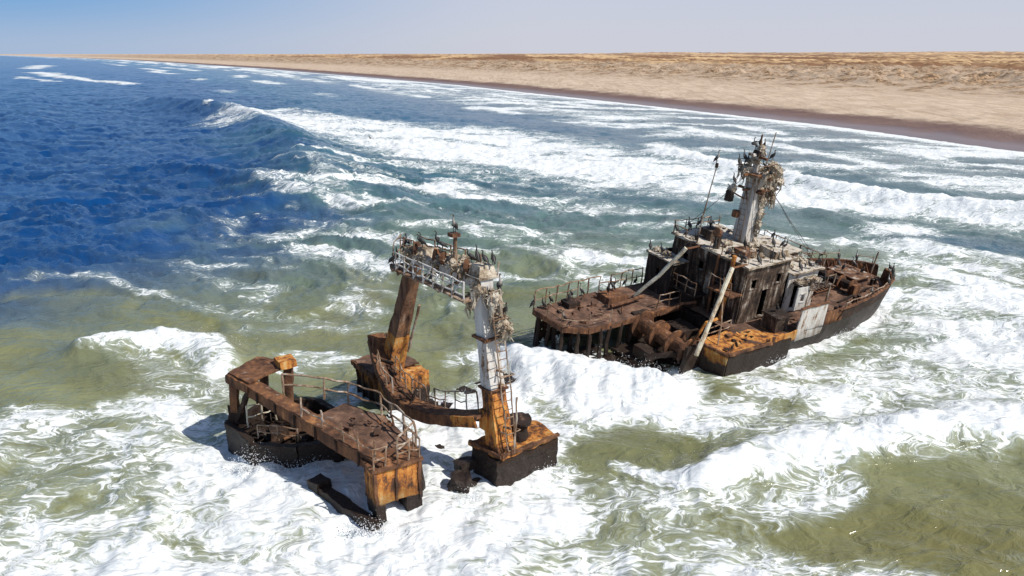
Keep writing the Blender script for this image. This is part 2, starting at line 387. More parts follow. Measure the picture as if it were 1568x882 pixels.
M['nest']=wreck('seaweed_nest',[(0,(.10,.065,.04)),(.3,(.28,.21,.14)),(.65,(.46,.39,.30)),(1,(.66,.60,.50))],fine=1.2,streak=.2,bump=1)
M['pale']=wreck('pale_painted_pipe',[(0,BR),(.2,(.35,.25,.16)),(.5,(.55,.50,.38)),(1,(.68,.63,.50))],guano=.2)
M['hullside']=wreck('hull_side_plate',[(0,BK),(.4,DB),(.7,(.06,.038,.03)),(1,BR)],tide=1.7,guano=.1,bump=.9)
M['hole']=wreck('perforated_plate',[(0,BK),(.4,DB),(.8,BR),(1,MR)],hole=.62,guano=.2)
MI=list(M.keys())

class MB:
    def __init__(s,T): s.T=T;s.v=[];s.f=[];s.m=[]
    def add(s,vs,fs,m):
        o=len(s.v);s.v+=[s.T(Vector(v)) for v in vs]
        s.f+=[tuple(i+o for i in f) for f in fs];s.m+=[MI.index(m)]*len(fs)
    HX=[(0,1,3,2),(4,6,7,5),(0,4,5,1),(2,3,7,6),(0,2,6,4),(1,5,7,3)]
    def box(s,a,b,m,taper=0,rot=0,tilt=(0,0)):
        c=[(a[i]+b[i])/2 for i in range(3)];h=[(b[i]-a[i])/2 for i in range(3)]
        vs=[];cr,sr=math.cos(rot),math.sin(rot)
        for x in(-1,1):
            for y in(-1,1):
                for z in(-1,1):
                    k=1-taper if z>0 else 1
                    dx,dy,dz=x*h[0]*k,y*h[1]*k,z*h[2]
                    dx+=tilt[0]*dz;dy+=tilt[1]*dz
                    vs.append((c[0]+dx*cr-dy*sr,c[1]+dx*sr+dy*cr,c[2]+dz))
        s.add(vs,s.HX,m)
    def beam(s,p,q,w,h,m,up=(0,0,1),w2=None,h2=None):
        p=Vector(p);q=Vector(q);d=(q-p).normalized();up=Vector(up)
        if abs(d.dot(up))>.95: up=Vector((1,0,0))
        r=d.cross(up).normalized();u=r.cross(d)
        w2=w2 or w;h2=h2 or h;vs=[]
        for (o,ww,hh) in((p,w,h),(q,w2,h2)):
            for y in(-1,1):
                for z in(-1,1): vs.append(o+r*(y*ww/2)+u*(z*hh/2))
        s.add(vs,s.HX,m)
    def tube(s,pts,r,m,n=6,caps=True):
        pts=[Vector(p) for p in pts]
        if not isinstance(r,(list,tuple)): r=[r]*len(pts)
        vs=[];fs=[];prev=None
        for i,p in enumerate(pts):
            d=(pts[min(i+1,len(pts)-1)]-pts[max(i-1,0)]).normalized()
            ref=Vector((0,0,1)) if abs(d.z)<.9 else Vector((1,0,0))
            if prev is None: x=d.cross(ref).normalized()
            else: x=(prev-d*prev.dot(d)).normalized()
            prev=x;y=d.cross(x)
            for j in range(n):
                a=2*math.pi*j/n;vs.append(p+(x*math.cos(a)+y*math.sin(a))*r[i])
        for i in range(len(pts)-1):
            for j in range(n): fs.append((i*n+j,i*n+(j+1)%n,(i+1)*n+(j+1)%n,(i+1)*n+j))
        if caps: fs.append(tuple(range(n)));fs.append(tuple((len(pts)-1)*n+j for j in range(n)))
        s.add(vs,fs,m)
    def prism(s,poly,z0,z1,m):
        n=len(poly);g=lambda z,p:z(p) if callable(z) else z
        vs=[(p[0],p[1],g(z0,p)) for p in poly]+[(p[0],p[1],g(z1,p)) for p in poly]
        fs=[tuple(range(n)),tuple(range(n,2*n))]+[(i,(i+1)%n,n+(i+1)%n,n+i) for i in range(n)]
        s.add(vs,fs,m)
    def wall(s,o,u,L,H,t,m,ops=()):
        o=Vector(o);u=Vector(u).normalized();nn=Vector((-u.y,u.x,0))
        xs=sorted({0,L,*[v for q in ops for v in q[:2]]});zs=sorted({0,H,*[v for q in ops for v in q[2:]]})
        for i in range(len(xs)-1):
            for j in range(len(zs)-1):
                cx=(xs[i]+xs[i+1])/2;cz=(zs[j]+zs[j+1])/2
                if any(q[0]<cx<q[1] and q[2]<cz<q[3] for q in ops): continue
                vs=[]
                for x in(xs[i],xs[i+1]):
                    for y in(-t/2,t/2):
                        for z in(zs[j],zs[j+1]): vs.append(o+u*x+nn*y+Vector((0,0,z)))
                s.add(vs,s.HX,m)
        for q in ops:
            for (a,b) in (((q[0],q[2]),(q[1],q[2])),((q[0],q[3]),(q[1],q[3])),((q[0],q[2]),(q[0],q[3])),((q[1],q[2]),(q[1],q[3]))):
                s.beam(o+u*a[0]+Vector((0,0,a[1])),o+u*b[0]+Vector((0,0,b[1])),t+.09,.07,m,up=nn if a[0]==b[0] else (0,0,1))
    def rail(s,pts,h=1.0,sp=1.1,r=.038,m='rail',jit=.06,miss=.12,levels=(.5,1.)):
        pts=[Vector(p) for p in pts];posts=[]
        for a,b in zip(pts[:-1],pts[1:]):
            n=max(1,int((b-a).length/sp))
            for i in range(n): posts.append(a.lerp(b,i/n))
        posts.append(pts[-1])
        tops=[]
        for p in posts:
            j=Vector((U(-jit,jit),U(-jit,jit),U(-jit,.02)))
            tops.append((p,p+Vector((0,0,h))+j))
            s.tube([p,p+Vector((0,0,h))+j],r,m,5)
        for (a,at),(b,bt) in zip(tops[:-1],tops[1:]):
            for l in levels:
                if R()<miss: continue
                A=a.lerp(at,l);B=b.lerp(bt,l);mid=(A+B)/2+Vector((U(-jit,jit),U(-jit,jit),U(-jit,jit*.3)))
                s.tube([A,mid,B],r*.9,m,5)
    def ladder(s,p,q,w,side,m='rail',r=.03,sp=.35):
        p=Vector(p);q=Vector(q);sd=Vector(side).normalized()*w/2
        s.tube([p-sd,q-sd],r,m,5);s.tube([p+sd,q+sd],r,m,5)
        n=int((q-p).length/sp)
        for i in range(n+1):
            c=p.lerp(q,i/n);s.tube([c-sd,c+sd],r*.7,m,4)
    def junk(s,c,rx,ry,n,m=('brown','dark'),size=.5,rz=.2):
        for i in range(n):
            p=Vector((c[0]+U(-rx,rx),c[1]+U(-ry,ry),c[2]+U(0,rz)))
            d=Vector((U(-1,1),U(-1,1),U(-.25,.45)))*size;mm=random.choice(m);k_=R()
            if k_<.45: s.tube([p,p+d*.6+Vector((0,0,U(-.1,.1))),p+d],U(.025,.06),mm,5)
            elif k_<.75: s.beam(p,p+d*.8,U(.1,.4)*size*1.3,U(.03,.08),mm)
            else:
                e=U(.1,.28)*size*1.6;s.box((p.x-e,p.y-e,c[2]-.03),(p.x+e,p.y+e,c[2]+e*U(.5,1.6)),mm,rot=R()*3,taper=U(0,.4))
    def nest(s,c,r,h=.5,n=90,hang=0):
        c=Vector(c)
        nb=9;vs=[];fs=[];rows=5
        for i in range(rows):
            a=i/(rows-1);rr=r*(.8,1.,.9,.65,.3)[i]
            for j in range(nb):
                t=2*math.pi*j/nb;k_=rr*U(.65,1.2);vs.append(c+Vector((k_*math.cos(t),k_*math.sin(t),h*(a-.15)+U(-.06,.06))))
        for i in range(rows-1):
            for j in range(nb): fs.append((i*nb+j,i*nb+(j+1)%nb,(i+1)*nb+(j+1)%nb,(i+1)*nb+j))
        fs.append(tuple(range(nb)));fs.append(tuple((rows-1)*nb+j for j in range(nb)))
        s.add(vs,fs,'nest')
        for i in range(n//2):
            t=U(0,2*math.pi);k_=r*U(.5,1.0);p=c+Vector((k_*math.cos(t),k_*math.sin(t),U(-.1,h*.8)))
            tt=t+U(-1.8,1.8);L=U(.08,.24);d=Vector((math.cos(tt)*L,math.sin(tt)*L,U(-.2,.06)))
            s.tube([p,p+d],U(.018,.04),'nest',3)
        for i in range(hang):
            t=U(0,2*math.pi);k_=r*U(.3,1);p=c+Vector((k_*math.cos(t),k_*math.sin(t),0));L=U(.25,.9)
            s.tube([p,p+Vector((U(-.1,.1),U(-.1,.1),-L*.5)),p+Vector((U(-.15,.15),U(-.15,.15),-L))],[U(.05,.11),.05,.015],'nest',4)
    def build(s,name,parent,cell=None,amp=0,freq=1.6,amp2=0.):
        me=bpy.data.meshes.new(name);me.from_pydata([tuple(v) for v in s.v],[],s.f)
        for kk in MI: me.materials.append(M[kk])
        for p,i in zip(me.polygons,s.m): p.material_index=i
        bm=bmesh.new();bm.from_mesh(me)
        bmesh.ops.recalc_face_normals(bm,faces=bm.faces)
        if cell:
            for it in range(5):
                es=[e for e in bm.edges if e.calc_length()>cell]
                if not es: break
                bmesh.ops.subdivide_edges(bm,edges=es,cuts=1,use_grid_fill=True)
            if amp:
                for v in bm.verts:
                    c=v.co.copy();v.co=c+mnoise.noise_vector(c*freq)*amp+mnoise.noise_vector(c*freq*4.1)*amp*.45
            bmesh.ops.recalc_face_normals(bm,faces=bm.faces)
        bm.to_mesh(me);bm.free()
        ob=bpy.data.objects.new(name,me);col.objects.link(ob);ob.parent=parent
        return ob

def frame(O,head,roll=0):
    h=math.radians(head);r=math.radians(roll)
    a=Vector((math.cos(h),math.sin(h),0))
    b=Vector((math.sin(h)*math.cos(r),-math.cos(h)*math.cos(r),-math.sin(r)))
    n=Vector((math.sin(h)*math.sin(r),-math.cos(h)*math.sin(r),math.cos(r)))
    O=Vector(O)
    return lambda v:O+a*v[0]+b*v[1]+n*v[2]
F=frame((10.6,45.6,2.35),34,9)     # forward hull: x=towards bow, y=starboard, z=up
G=frame((-3.6,33.6,0),38,0)       # gantry
I=lambda v:Vector(v)              # stern: world metres
wreckE=bpy.data.objects.new('shipwreck',None);col.objects.link(wreckE)

# ---- forward hull
def BC(s_): return .45+1.25*max(0,(s_-3)/17)**1.2
def half(s_):
    return float(np.interp(s_,[-1,2,8,11,13.5,15.8,17.4,18.4,18.9],[4.45,4.4,4.2,3.8,3.25,2.6,1.9,1.1,.25]))
def sheer(s_): return .10*max(0,(s_-6)/14)**1.5
h=MB(F)
ST=[1.2+i*(18.9-1.2)/36 for i in range(37)]
def shell(sd):
    rows=[]
    for s_ in ST:
        w=half(s_);k0=sheer(s_);c=BC(s_)
        bw=.80 if s_>9.3 else .12
        nar=lambda f:c+sd*max(.05,w*f-(1-f)*.6)
        sx=lambda d:s_-d*max(0,(s_-14)/6)
        rows.append([(s_,c+sd*(w+.1),k0+bw+(U(-.05,.05) if bw>.5 else 0)),(s_,c+sd*w,k0),(sx(.35),nar(.93),k0-1.2),(sx(.8),nar(.84),k0-2.6),(sx(1.4),nar(.7),k0-4.2)])
    n=5;vs=[p for r_ in rows for p in r_];fs=[]
    for i in range(len(rows)-1):
        for j in range(n-1): fs.append((i*n+j,(i+1)*n+j,(i+1)*n+j+1,i*n+j+1))
    h.add(vs,fs,'hullside')
    vs=[];fs=[]
    R0=[s_ for s_ in ST if s_>9.0]
    for s_ in R0:
        w=half(s_);k0=sheer(s_);vs+=[(s_-.04,BC(s_)+sd*(w-.02),k0+.79),(s_-.04,BC(s_)+sd*(w-.10),k0+.01)]
    for i in range(len(R0)-1): fs.append((i*2,i*2+1,i*2+3,i*2+2))
    h.add(vs,fs,'brown')
    for a,b in zip(R0[:-1],R0[1:]):
        h.beam((a,BC(a)+sd*(half(a)+.06),sheer(a)+.83),(b,BC(b)+sd*(half(b)+.06),sheer(b)+.83),.2,.06,'brown')
        w=half(a);h.beam((a,BC(a)+sd*(w-.12),sheer(a)+.75),(a,BC(a)+sd*max(0,w-.6),sheer(a)+.03),.05,.12,'brown')
shell(1);shell(-1)
vs=[];fs=[]
for s_ in ST: vs+=[(s_,BC(s_)-half(s_)+.03,sheer(s_)),(s_,BC(s_),sheer(s_)+.06),(s_,BC(s_)+half(s_)-.03,sheer(s_))]
for i in range(len(ST)-1):
    for j in range(2): fs.append((i*3+j,i*3+j+1,i*3+3+j+1,i*3+3+j))
h.add(vs,fs,'deck')
for i in range(9):
    b0=.5-4.3+i*.96;h.box((1.2,b0,-4.2),(1.32+U(0,.1),b0+.95,-.03-U(0,.15)),'dark')
for i in range(10):
    b0=.5-4.2+i*.93;h.beam((1.15,b0,-3.5),(1.05+U(-.1,.1),b0,U(-.3,.1)),.14,.14,'dark')
h.build('bow_hull',wreckE,cell=.6,amp=.05)

d=MB(F)
d.box((14.8,.3,.12),(16.5,2.2,.85),'deck',taper=.1);d.box((14.5,0,.85),(16.7,2.4,.93),'brownp')
d.tube([(13.8,-.2,.65),(13.8,2.6,.65)],.30,'dark',10)
for b_ in(-.2,.7,1.7,2.6): d.tube([(13.8,b_,.65),(13.8,b_+.1,.65)],.5,'brown',12)
d.box((13.4,-.6,.1),(14.2,-.35,.9),'brown');d.box((13.4,2.8,.1),(14.2,3.05,.9),'brown')
d.box((10.8,-.6,.1),(12.6,1.9,.45),'deck',taper=.04);d.box((10.7,-.7,.45),(12.7,2.0,.52),'brown')
for i in range(6): d.beam((10.9+i*.33,-.7,.56),(10.9+i*.33,2.0,.56),.06,.06,'dark')
for s_,b_ in((13.0,-1.4),(13.0,3.6),(17.0,2.3),(17.0,.6),(10.2,4.1)):
    for o in(-.22,.22): d.tube([(s_+o,b_,sheer(s_)),(s_+o,b_,sheer(s_)+.5)],[.12,.14],'dark',8)
d.tube([(17.8,1.5,.3),(18.0,1.5,2.2)],[.08,.05],'rail',6)
d.beam((9.8,-2.3,.1),(14.9,-.9,.25),.16,.14,'brown');d.beam((11.6,3.2,.1),(15.6,2.8,.3),.12,.12,'dark')
d.junk((12.6,.9,.1),2.8,2.4,20,('brown','deck','dark'),.45)
d.junk((15.8,1.2,.2),1.3,1.2,8,('brown','deck'),.4)
R0=[9.6,11,12.5,14,15.5,17,18,18.7]
d.rail([(s_,BC(s_)+half(s_)+.06,sheer(s_)+.84) for s_ in R0],h=.4,sp=1.5,levels=(1.,),miss=.35)
d.rail([(s_,BC(s_)-half(s_)-.06,sheer(s_)+.84) for s_ in R0],h=.5,sp=1.3,levels=(1.,),miss=.3)
d.build('foredeck_gear',wreckE,cell=.7,amp=.03)

# ---- bridge / deckhouse
w=MB(F)
tk=.1
w.wall((2.2,-3.7,0),(0,1,0),6.1,3.8,tk,'house',[(.9,1.5,2.35,3.0),(2.3,2.9,2.35,3.0),(3.5,4.3,.25,2.1),(4.8,5.35,2.4,3.0)])
w.wall((2.26,2.4,0),(1,0,0),4.0,3.8,tk,'house',[(.5,1.15,2.3,3.0),(1.7,2.45,.2,2.1),(2.9,3.5,2.3,3.0)])
w.wall((2.26,-3.7,0),(1,0,0),4.0,3.8,tk,'house',[(1,1.6,2.3,3.)])
w.wall((6.3,-3.7,0),(0,1,0),6.1,3.8,tk,'house',[(.7,1.5,2.5,3.2),(2.4,3.2,2.5,3.2),(4.2,5.,2.5,3.2)])
w.box((2.0,-3.9,3.8),(6.55,2.65,3.93),'roof')
w.wall((6.36,2.55,0),(1,0,0),3.0,2.75,tk,'paint',[(.6,1.3,.2,1.95),(2.0,2.6,1.3,1.95)])
w.wall((6.36,-3.1,0),(1,0,0),3.0,2.75,tk,'house',[(1,1.6,1.3,1.95)])
w.wall((9.4,-3.1,0),(0,1,0),5.65,2.75,tk,'house',[(1.2,1.8,1.3,1.9),(3.5,4.1,1.3,1.9)])
w.box((6.4,-3.3,2.75),(9.6,2.8,2.87),'roof')
w.box((6.9,-1.6,2.87),(8.9,1.2,3.5),'house',taper=.06);w.box((6.8,-1.7,3.5),(9.0,1.3,3.58),'roof')
w.wall((.9,-4.5,-.1),(0,1,0),2.3,2.55,tk,'dark',[(.8,1.3,1.3,1.9)])
w.wall((.96,-2.2,-.1),(1,0,0),1.2,2.55,tk,'dark');w.wall((.96,-4.5,-.1),(1,0,0),2.6,2.55,tk,'dark')
w.box((.75,-4.65,2.45),(2.15,-2.05,2.56),'roof')
w.box((2.3,-3.6,2.15),(6.2,2.3,2.22),'dark');w.box((6.4,-3,.0),(9.3,2.5,.08),'dark')
for b_ in(-3.2,-1.9,-.6,.05,1.0,2.1):
    w.beam((2.1,b_,0.05),(2.1,b_,3.75),.09,.09,'dark')
w.tube([(1.7,1.6,-.1),(1.75,1.65,4.4)],.13,'orange',8);w.tube([(1.9,.35,-.1),(1.9,.35,3.9)],.09,'brown',8)
w.box((1.2,-1.6,0),(2.1,-.5,1.4),'dark');w.box((1.0,.7,2.05),(2.15,2.5,2.15),'brown')
w.rail([(1.05,.75,2.15),(1.05,2.45,2.15)],h=.9,sp=.6)
w.rail([(1.05,-3.4,1.05),(1.05,-.2,1.05)],h=.9,sp=.8)
w.box((.95,-3.5,.96),(2.1,-.1,1.05),'dark')
w.box((3.6,3.2,0),(4.8,4.3,1.0),'house',taper=.05);w.box((3.5,3.1,1.0),(4.9,4.4,1.07),'dark')
w.wall((4.9,4.90,-.5),(1,0,0),2.6,2.15,.08,'paint');w.wall((2.4,4.95,-.3),(1,0,0),2.45,.6,.08,'orange')
w.beam((4.8,4.92,1.7),(7.55,4.9,1.7),.2,.07,'brown')
w.wall((7.55,4.85,0),(1,0,0),1.95,.9,.08,'brown')
w.box((6.6,2.7,2.2),(9.0,4.0,2.3),'house');w.rail([(6.6,4.0,2.3),(9.0,4.0,2.3)],h=.7,sp=.7,levels=(1.,))
for s_ in(6.7,8.9): w.tube([(s_,3.9,0),(s_,3.9,2.2)],.07,'rail',6)
w.wall((5.6,3.9,1.0),(1,0,0),1.0,1.5,.06,'paint',[(.3,.75,.5,1.1)])
w.rail([(2.1,-3.8,3.93),(6.4,-3.8,3.93)],h=.75,sp=.9);w.rail([(2.1,-3.8,3.93),(2.1,.4,3.93)],h=.6,sp=.9,miss=.5)
w.rail([(6.5,-3.2,2.87),(9.5,-3.2,2.87),(9.5,2.7,2.87)],h=.8,sp=.9)
w.box((3.2,-2.7,3.93),(4.3,-1.6,4.55),'house',taper=.1);w.box((2.9,.3,3.93),(4.1,1.5,4.3),'brownp',taper=.15)
w.tube([(2.7,-.6,3.93),(2.7,-.6,4.9)],[.22,.2],'house',10);w.tube([(2.7,-.6,4.9),(2.4,-.6,5.05)],[.26,.26],'brown',10)
w.box((4.8,.9,3.93),(6.2,2.3,4.4),'roof',taper=.1)
w.junk((4.2,-.6,3.95),2.0,2.8,34,('roof','brownp','nest','house'),.5)
w.junk((8.0,0,2.9),1.3,2.6,24,('roof','brownp','nest'),.5)
w.junk((5,3.6,.05),1.2,.7,10,('roof','brown'),.4)
for i in range(18): w.nest((U(2.4,6.2),U(-3.5,2.3),3.95),U(.25,.45),U(.2,.35),40)
for i in range(9): w.nest((U(6.8,9.3),U(-2.8,2.5),2.9),U(.25,.42),U(.2,.32),36)
w.nest((1.4,-3.4,2.6),.35,.3,30);w.nest((1.3,-4.2,2.6),.3,.3,24)
for i in range(5): w.nest((U(6.8,8.8),U(2.9,3.9),2.3),.28,.25,24)
w.build('bridge_deckhouse',wreckE,cell=.55,amp=.045)

# ---- mast
m=MB(F)
m.beam((5.6,-1,3.9),(5.45,-1,8.6),1.1,.9,'paint',up=(1,0,0),w2=.75,h2=.6)
m.beam((5.35,-1,8.5),(5.3,-1,10.1),.34,.3,'paint',up=(1,0,0),w2=.2,h2=.2)
m.tube([(5.3,-1,10),(5.3,-1,10.9)],.04,'rail');m.tube([(5.9,-.7,9.0),(6.0,-.6,11.1)],.035,'rail')
m.ladder((5.0,-.95,4.0),(5.05,-.95,9.6),.4,(0,1,0))
for z_,w_ in((8.35,1.3),(7.35,1.0),(9.5,.7)):
    m.beam((5.35,-1-w_,z_),(5.35,-1+w_,z_),.16,.14,'brown');m.beam((5.35-w_*.8,-1,z_+.08),(5.35+w_*.9,-1,z_+.08),.14,.12,'brown')
m.box((4.7,-1.8,8.42),(6.4,-.2,8.5),'brown');m.box((5.4,-1.2,7.42),(7.0,-.2,7.5),'brown')
m.rail([(4.7,-1.8,8.5),(6.4,-1.8,8.5),(6.4,-.2,8.5),(4.7,-.2,8.5)],h=.7,sp=.8,r=.03)
m.beam((5.5,-1,6.4),(7.0,-.7,7.4),.1,.1,'brown');m.beam((5.4,-1.2,6.6),(4.2,-1.5,7.2),.1,.1,'brown')
m.tube([(4.15,-1.6,6.6),(4.15,-1.6,7.25)],[.3,.26],'dark',10);m.tube([(4.6,-1.2,5.6),(4.6,-1.2,6.0)],[.24,.24],'brown',8)
m.box((5.0,-1.25,9.55),(5.7,-.75,9.9),'dark',taper=.2);m.tube([(4.7,-1,9.62),(6.,-1,9.62)],.12,'paint',8)
for p,r_,n_,hg in [((5.0,-1.4,8.5),.45,80,14),((5.9,-.7,8.5),.52,90,18),((6.5,-.6,7.5),.48,80,26),((5.4,-1.9,8.4),.35,60,10),((5.5,-.1,8.4),.42,60,16),((6.9,-.3,7.9),.38,50,18),((6.2,-.4,8.9),.38,50,8),((5.3,-1.2,9.1),.40,60,6),
                   ((6.0,-.6,6.7),.36,46,22),((4.3,-1.6,7.3),.3,46,8),((6.1,-.5,5.9),.30,34,18),((5.9,-.7,7.2),.42,50,26),((5.35,-.9,9.9),.25,34,3),((6.0,-.4,5.1),.25,30,12),((6.6,-.4,6.9),.34,40,22),((6.9,-.4,8.5),.3,40,14)]:
    m.nest(p,r_,.45,n_,hg)
for q in((2.3,-3.6,4.),(2.3,2.3,4.),(9.4,2.6,2.9),(9.4,-3.2,2.9),(13.5,.8,.5)):
    a=Vector((5.4,-1,8.9));b=Vector(q);c=(a+b)/2-Vector((0,0,.15));m.tube([a,c,b],.014,'dark',4)
m.tube([(2.3,-1.9,3.9),(2.2,-1.7,6.2),(2.0,-1.3,9.0)],[.06,.045,.03],'rail',6)
m.tube([(2.0,-1.3,9.0),(2.0,-1.3,9.25)],[.1,.1],'dark',6)
m.tube([(.6,-1.2,4.0),(-.4,-2.1,1.9),(-1.3,-3.0,.3)],[.13,.13,.12],'pale',8)
m.tube([(.95,2.25,4.0),(-.9,3.1,1.9),(-2.7,3.9,-.2)],[.13,.13,.13],'pale',8)
m.tube([(.75,-1.3,3.9),(2.4,-1.3,3.9)],.07,'brown',6);m.tube([(.95,2.2,3.95),(2.3,2.2,3.95)],.07,'brown',6)
m.tube([(1.0,1.8,3.2),(-.5,3.5,1.0),(-1.0,3.9,-.2)],.04,'rail',5)
m.build('mast_and_derricks',wreckE,cell=.8,amp=.03)

# ---- broken waist
q=MB(F)
q.prism([(-8.2,-4.6),(-7.9,-1.9),(-6.6,-1.1),(-4.2,-1.0),(-1.6,-1.4),(1.2,-1.3),(1.2,-4.9),(-3.6,-5.0)],-.14,0.,'deck')
q.beam((-8.1,-4.6,-.2),(-7.9,-1.8,-.2),.18,.35,'brown');q.beam((-7.9,-1.9,-.2),(-6.6,-1.1,-.2),.18,.35,'brown');q.beam((-6.6,-1.08,-.2),(1.2,-1.25,-.2),.18,.38,'brown')
for s_,b_ in [(-8.0,-4.2),(-7.9,-3.2),(-7.8,-2.0),(-7.1,-1.4),(-6.4,-1.15),(-5.6,-1.1),(-4.9,-1.1),(-4.0,-1.1),(-3.0,-1.2),(-7.2,-3.5),(-6.2,-3.0),(-5.2,-2.4),(-2,-1.2),(-1,-1.2)]:
    q.tube([(s_,b_,-.2),(s_+U(-.1,.1),b_+U(-.1,.1),-1.4),(s_+U(-.15,.15),b_+U(-.15,.15),-3.4)],[.11,.13,.17],'mussel',6)
q.wall((-7.6,-4.9,-3.2),(1,0,0),8.8,3.1,.08,'hole')
q.rail([(-8.1,-4.6,0),(-8.0,-2.0,0),(-6.6,-1.15,0),(-5.,-1.1,0)],h=.95,sp=.9,miss=.25)
q.rail([(-8.1,-4.65,0),(-3.6,-4.95,0),(1,-4.85,0)],h=1.15,sp=.85,r=.045,miss=.1)
q.rail([(-.8,-1.4,0),(1.2,-1.35,0)],h=.95,sp=.8)
q.junk((-4.5,-3,0.),3.2,1.5,34,('brown','deck','dark'),.5)
q.box((-3.5,-4.2,0),(-1.8,-3.0,.45),'brown',taper=.1);q.box((-6.2,-4.4,0),(-5.3,-3.6,.35),'dark')
q.tube([(-3.8,-2.4,.3),(-1.0,-2.6,.35)],.12,'brown',8)
q.prism([(-4.4,-1.2),(-4.0,1.8),(-2.6,3.2),(1.2,3.0),(1.2,-1.2)],-2.1,-1.85,'dark')
q.tube([(-2.2,-1.1,-.65),(-2.2,2.9,-.65)],.5,'brown',16)
for b_ in(-1.15,.25,.42,1.7,2.85): q.tube([(-2.2,b_,-.65),(-2.2,b_+.12,-.65)],.9,'brown',20)
q.box((-3.0,-1.6,-1.9),(-1.4,-1.25,.1),'dark',taper=.2);q.box((-3.,3.1,-1.9),(-1.4,3.4,.0),'dark',taper=.2)
q.box((-.9,-.6,-1.85),(.6,1.2,-.5),'dark',taper=.1);q.box((-3.9,.1,-1.85),(-3.1,1.4,-1.1),'dark')
q.junk((-1.2,.8,-1.8),2.0,1.8,34,('dark','brown','mussel'),.6,rz=.7)
q.tube([(-1.0,-.9,-.2),(.3,-.4,.6),(1.1,.0,.7)],.1,'brown',8);q.tube([(-.4,1.6,-1.),(.4,1.7,.2),(1.3,1.7,.3)],.1,'orange',8)
q.prism([(-1.6,2.9),(-1.3,5.0),(1.3,5.05),(4.2,5.0),(4.2,3.3),(1.2,2.7)],-.12,.02,'orange')
q.wall((-1.3,4.98,-3.4),(1,0,0),5.6,3.35,.2,'mussel');q.wall((-1.55,2.95,-3.4),(.12,1,0),2.1,3.3,.25,'orange')
q.box((-1.3,3.1,-3.3),(1.2,4.7,-1.2),'mussel')
q.beam((-1.6,2.9,-.05),(-1.3,5.05,-.05),.14,.25,'brown');q.beam((-1.3,5.05,.06),(2.4,5.1,.06),.2,.14,'brown')
q.beam((-.2,3.5,-.3),(-4.3,1.6,-1.2),.3,.25,'mussel');q.beam((-4.2,1.7,-1.1),(-5.0,1.3,-2.3),.22,.2,'mussel')
q.rail([(-1.0,3.0,0),(1.2,2.9,0)],h=.8,sp=.8);q.junk((.6,4,0.02),1.6,.8,12,('brown','orange','dark'),.4)
q.build('broken_waist_deck_and_winch',wreckE,cell=.5,amp=.06)

# ---- awash wreckage
a=MB(I)
for p,q_,wd_ in [((-1.4,40.0,.1),(2.2,42.4,.35),1.5),((1.6,43.1,.1),(5.2,45.0,.4),.9),((4.6,43.4,.0),(9.6,44.6,.4),1.1),((-3.6,38.2,.0),(-1.2,40.0,.2),.8),((5.2,41.9,-.2),(8.5,43.2,.3),.4)]:
    a.beam(p,q_,wd_,.35,'mussel')
for i in range(18):
    t=R();p=Vector((-1.2,40.4,.1)).lerp(Vector((10,44.2,.3)),t)+Vector((U(-.4,.4),U(-.5,.5),U(0,.15)))
    dd=Vector((U(-1,1),U(-.2,.6),U(-.1,.3)))*.7
    if R()<.5: a.tube([p,p+dd],U(.05,.1),'mussel',6)
    else: a.beam(p,p+dd,U(.2,.5),U(.08,.2),'mussel')
for p,r_ in [((-4.3,36.6,.2),.5),((-3.8,36.1,.1),.45),((-3.4,36.9,.1),.4),((-3.5,32.6,.05),.28)]:
    a.box((p[0]-r_,p[1]-r_,-1),(p[0]+r_,p[1]+r_,p[2]+r_),'mussel',rot=R()*3,taper=.35)
a.build('awash_wreckage',wreckE,cell=.25,amp=.13,freq=2.2)

# ---- gantry
g=MB(G)
LB=Vector((0,-4.5,2.0));LT=Vector((0,-1.55,8.7));RB=Vector((0,5.0,1.9));RT=Vector((0,3.8,8.7))
g.beam(LB,LB.lerp(LT,.4),.85,1.0,'orange',up=(1,0,0),w2=.72,h2=.82);g.beam(LB.lerp(LT,.4),LT,.70,.80,'brownp',up=(1,0,0),w2=.55,h2=.58)
g.beam(RB,RB.lerp(RT,.38),.85,.9,'orange',up=(1,0,0),w2=.72,h2=.75);g.beam(RB.lerp(RT,.38),RT,.70,.74,'paint',up=(1,0,0),w2=.58,h2=.62)
for t in(.0,.38,.7):
    c=RB.lerp(RT,t);g.box((-.46,c.y-.46,c.z-.05),(.46,c.y+.46,c.z+.05),'brown')
g.beam((0,-1.8,8.95),(0,4.2,8.95),.6,.45,'paint',up=(0,0,1));g.box((-.45,-1.9,9.18),(.55,4.3,9.26),'roof')
g.beam((-.75,-1.6,8.4),(-.75,3.9,8.3),.45,.08,'rail')
g.rail([(-1.0,-1.6,8.4),(-1.0,3.9,8.3)],h=.9,sp=.75,r=.04,m='paint',miss=0.,levels=(.35,.7,1.))
for i in range(7): g.tube([(-1.0,-1.6+i*.78,8.4),(-1.0,-.85+i*.78,9.2)],.03,'paint',5)
for b_ in(-1.5,0,2,3.8): g.beam((-1.0,b_,8.3),(.2,b_,8.6),.1,.12,'rail')
g.rail([(.55,-1.8,9.26),(.55,4.2,9.26)],h=.6,sp=1.1,miss=.5);g.rail([(-.45,-1.8,9.26),(-.45,-.8,9.26)],h=.7,sp=.6)
g.rail([(-.75,-2.2,8.4),(-.3,-2.3,8.6)],h=1.3,sp=.45);g.beam((-.8,-1.6,8.42),(-.5,-2.35,8.5),.7,.07,'rail')
for b_ in(-1.0,.6,1.2,3.0):
    g.tube([(-.25,b_,9.48),(-.15,b_+.12,9.48)],.34,'brown',12);g.box((-.26,b_-.12,9.2),(.26,b_+.25,9.6),'brownp',taper=.3)
g.tube([(.1,1.7,9.3),(.1,1.75,10.6)],[.12,.07],'rail',7);g.box((-.15,1.55,10.5),(.25,1.95,10.65),'brown')
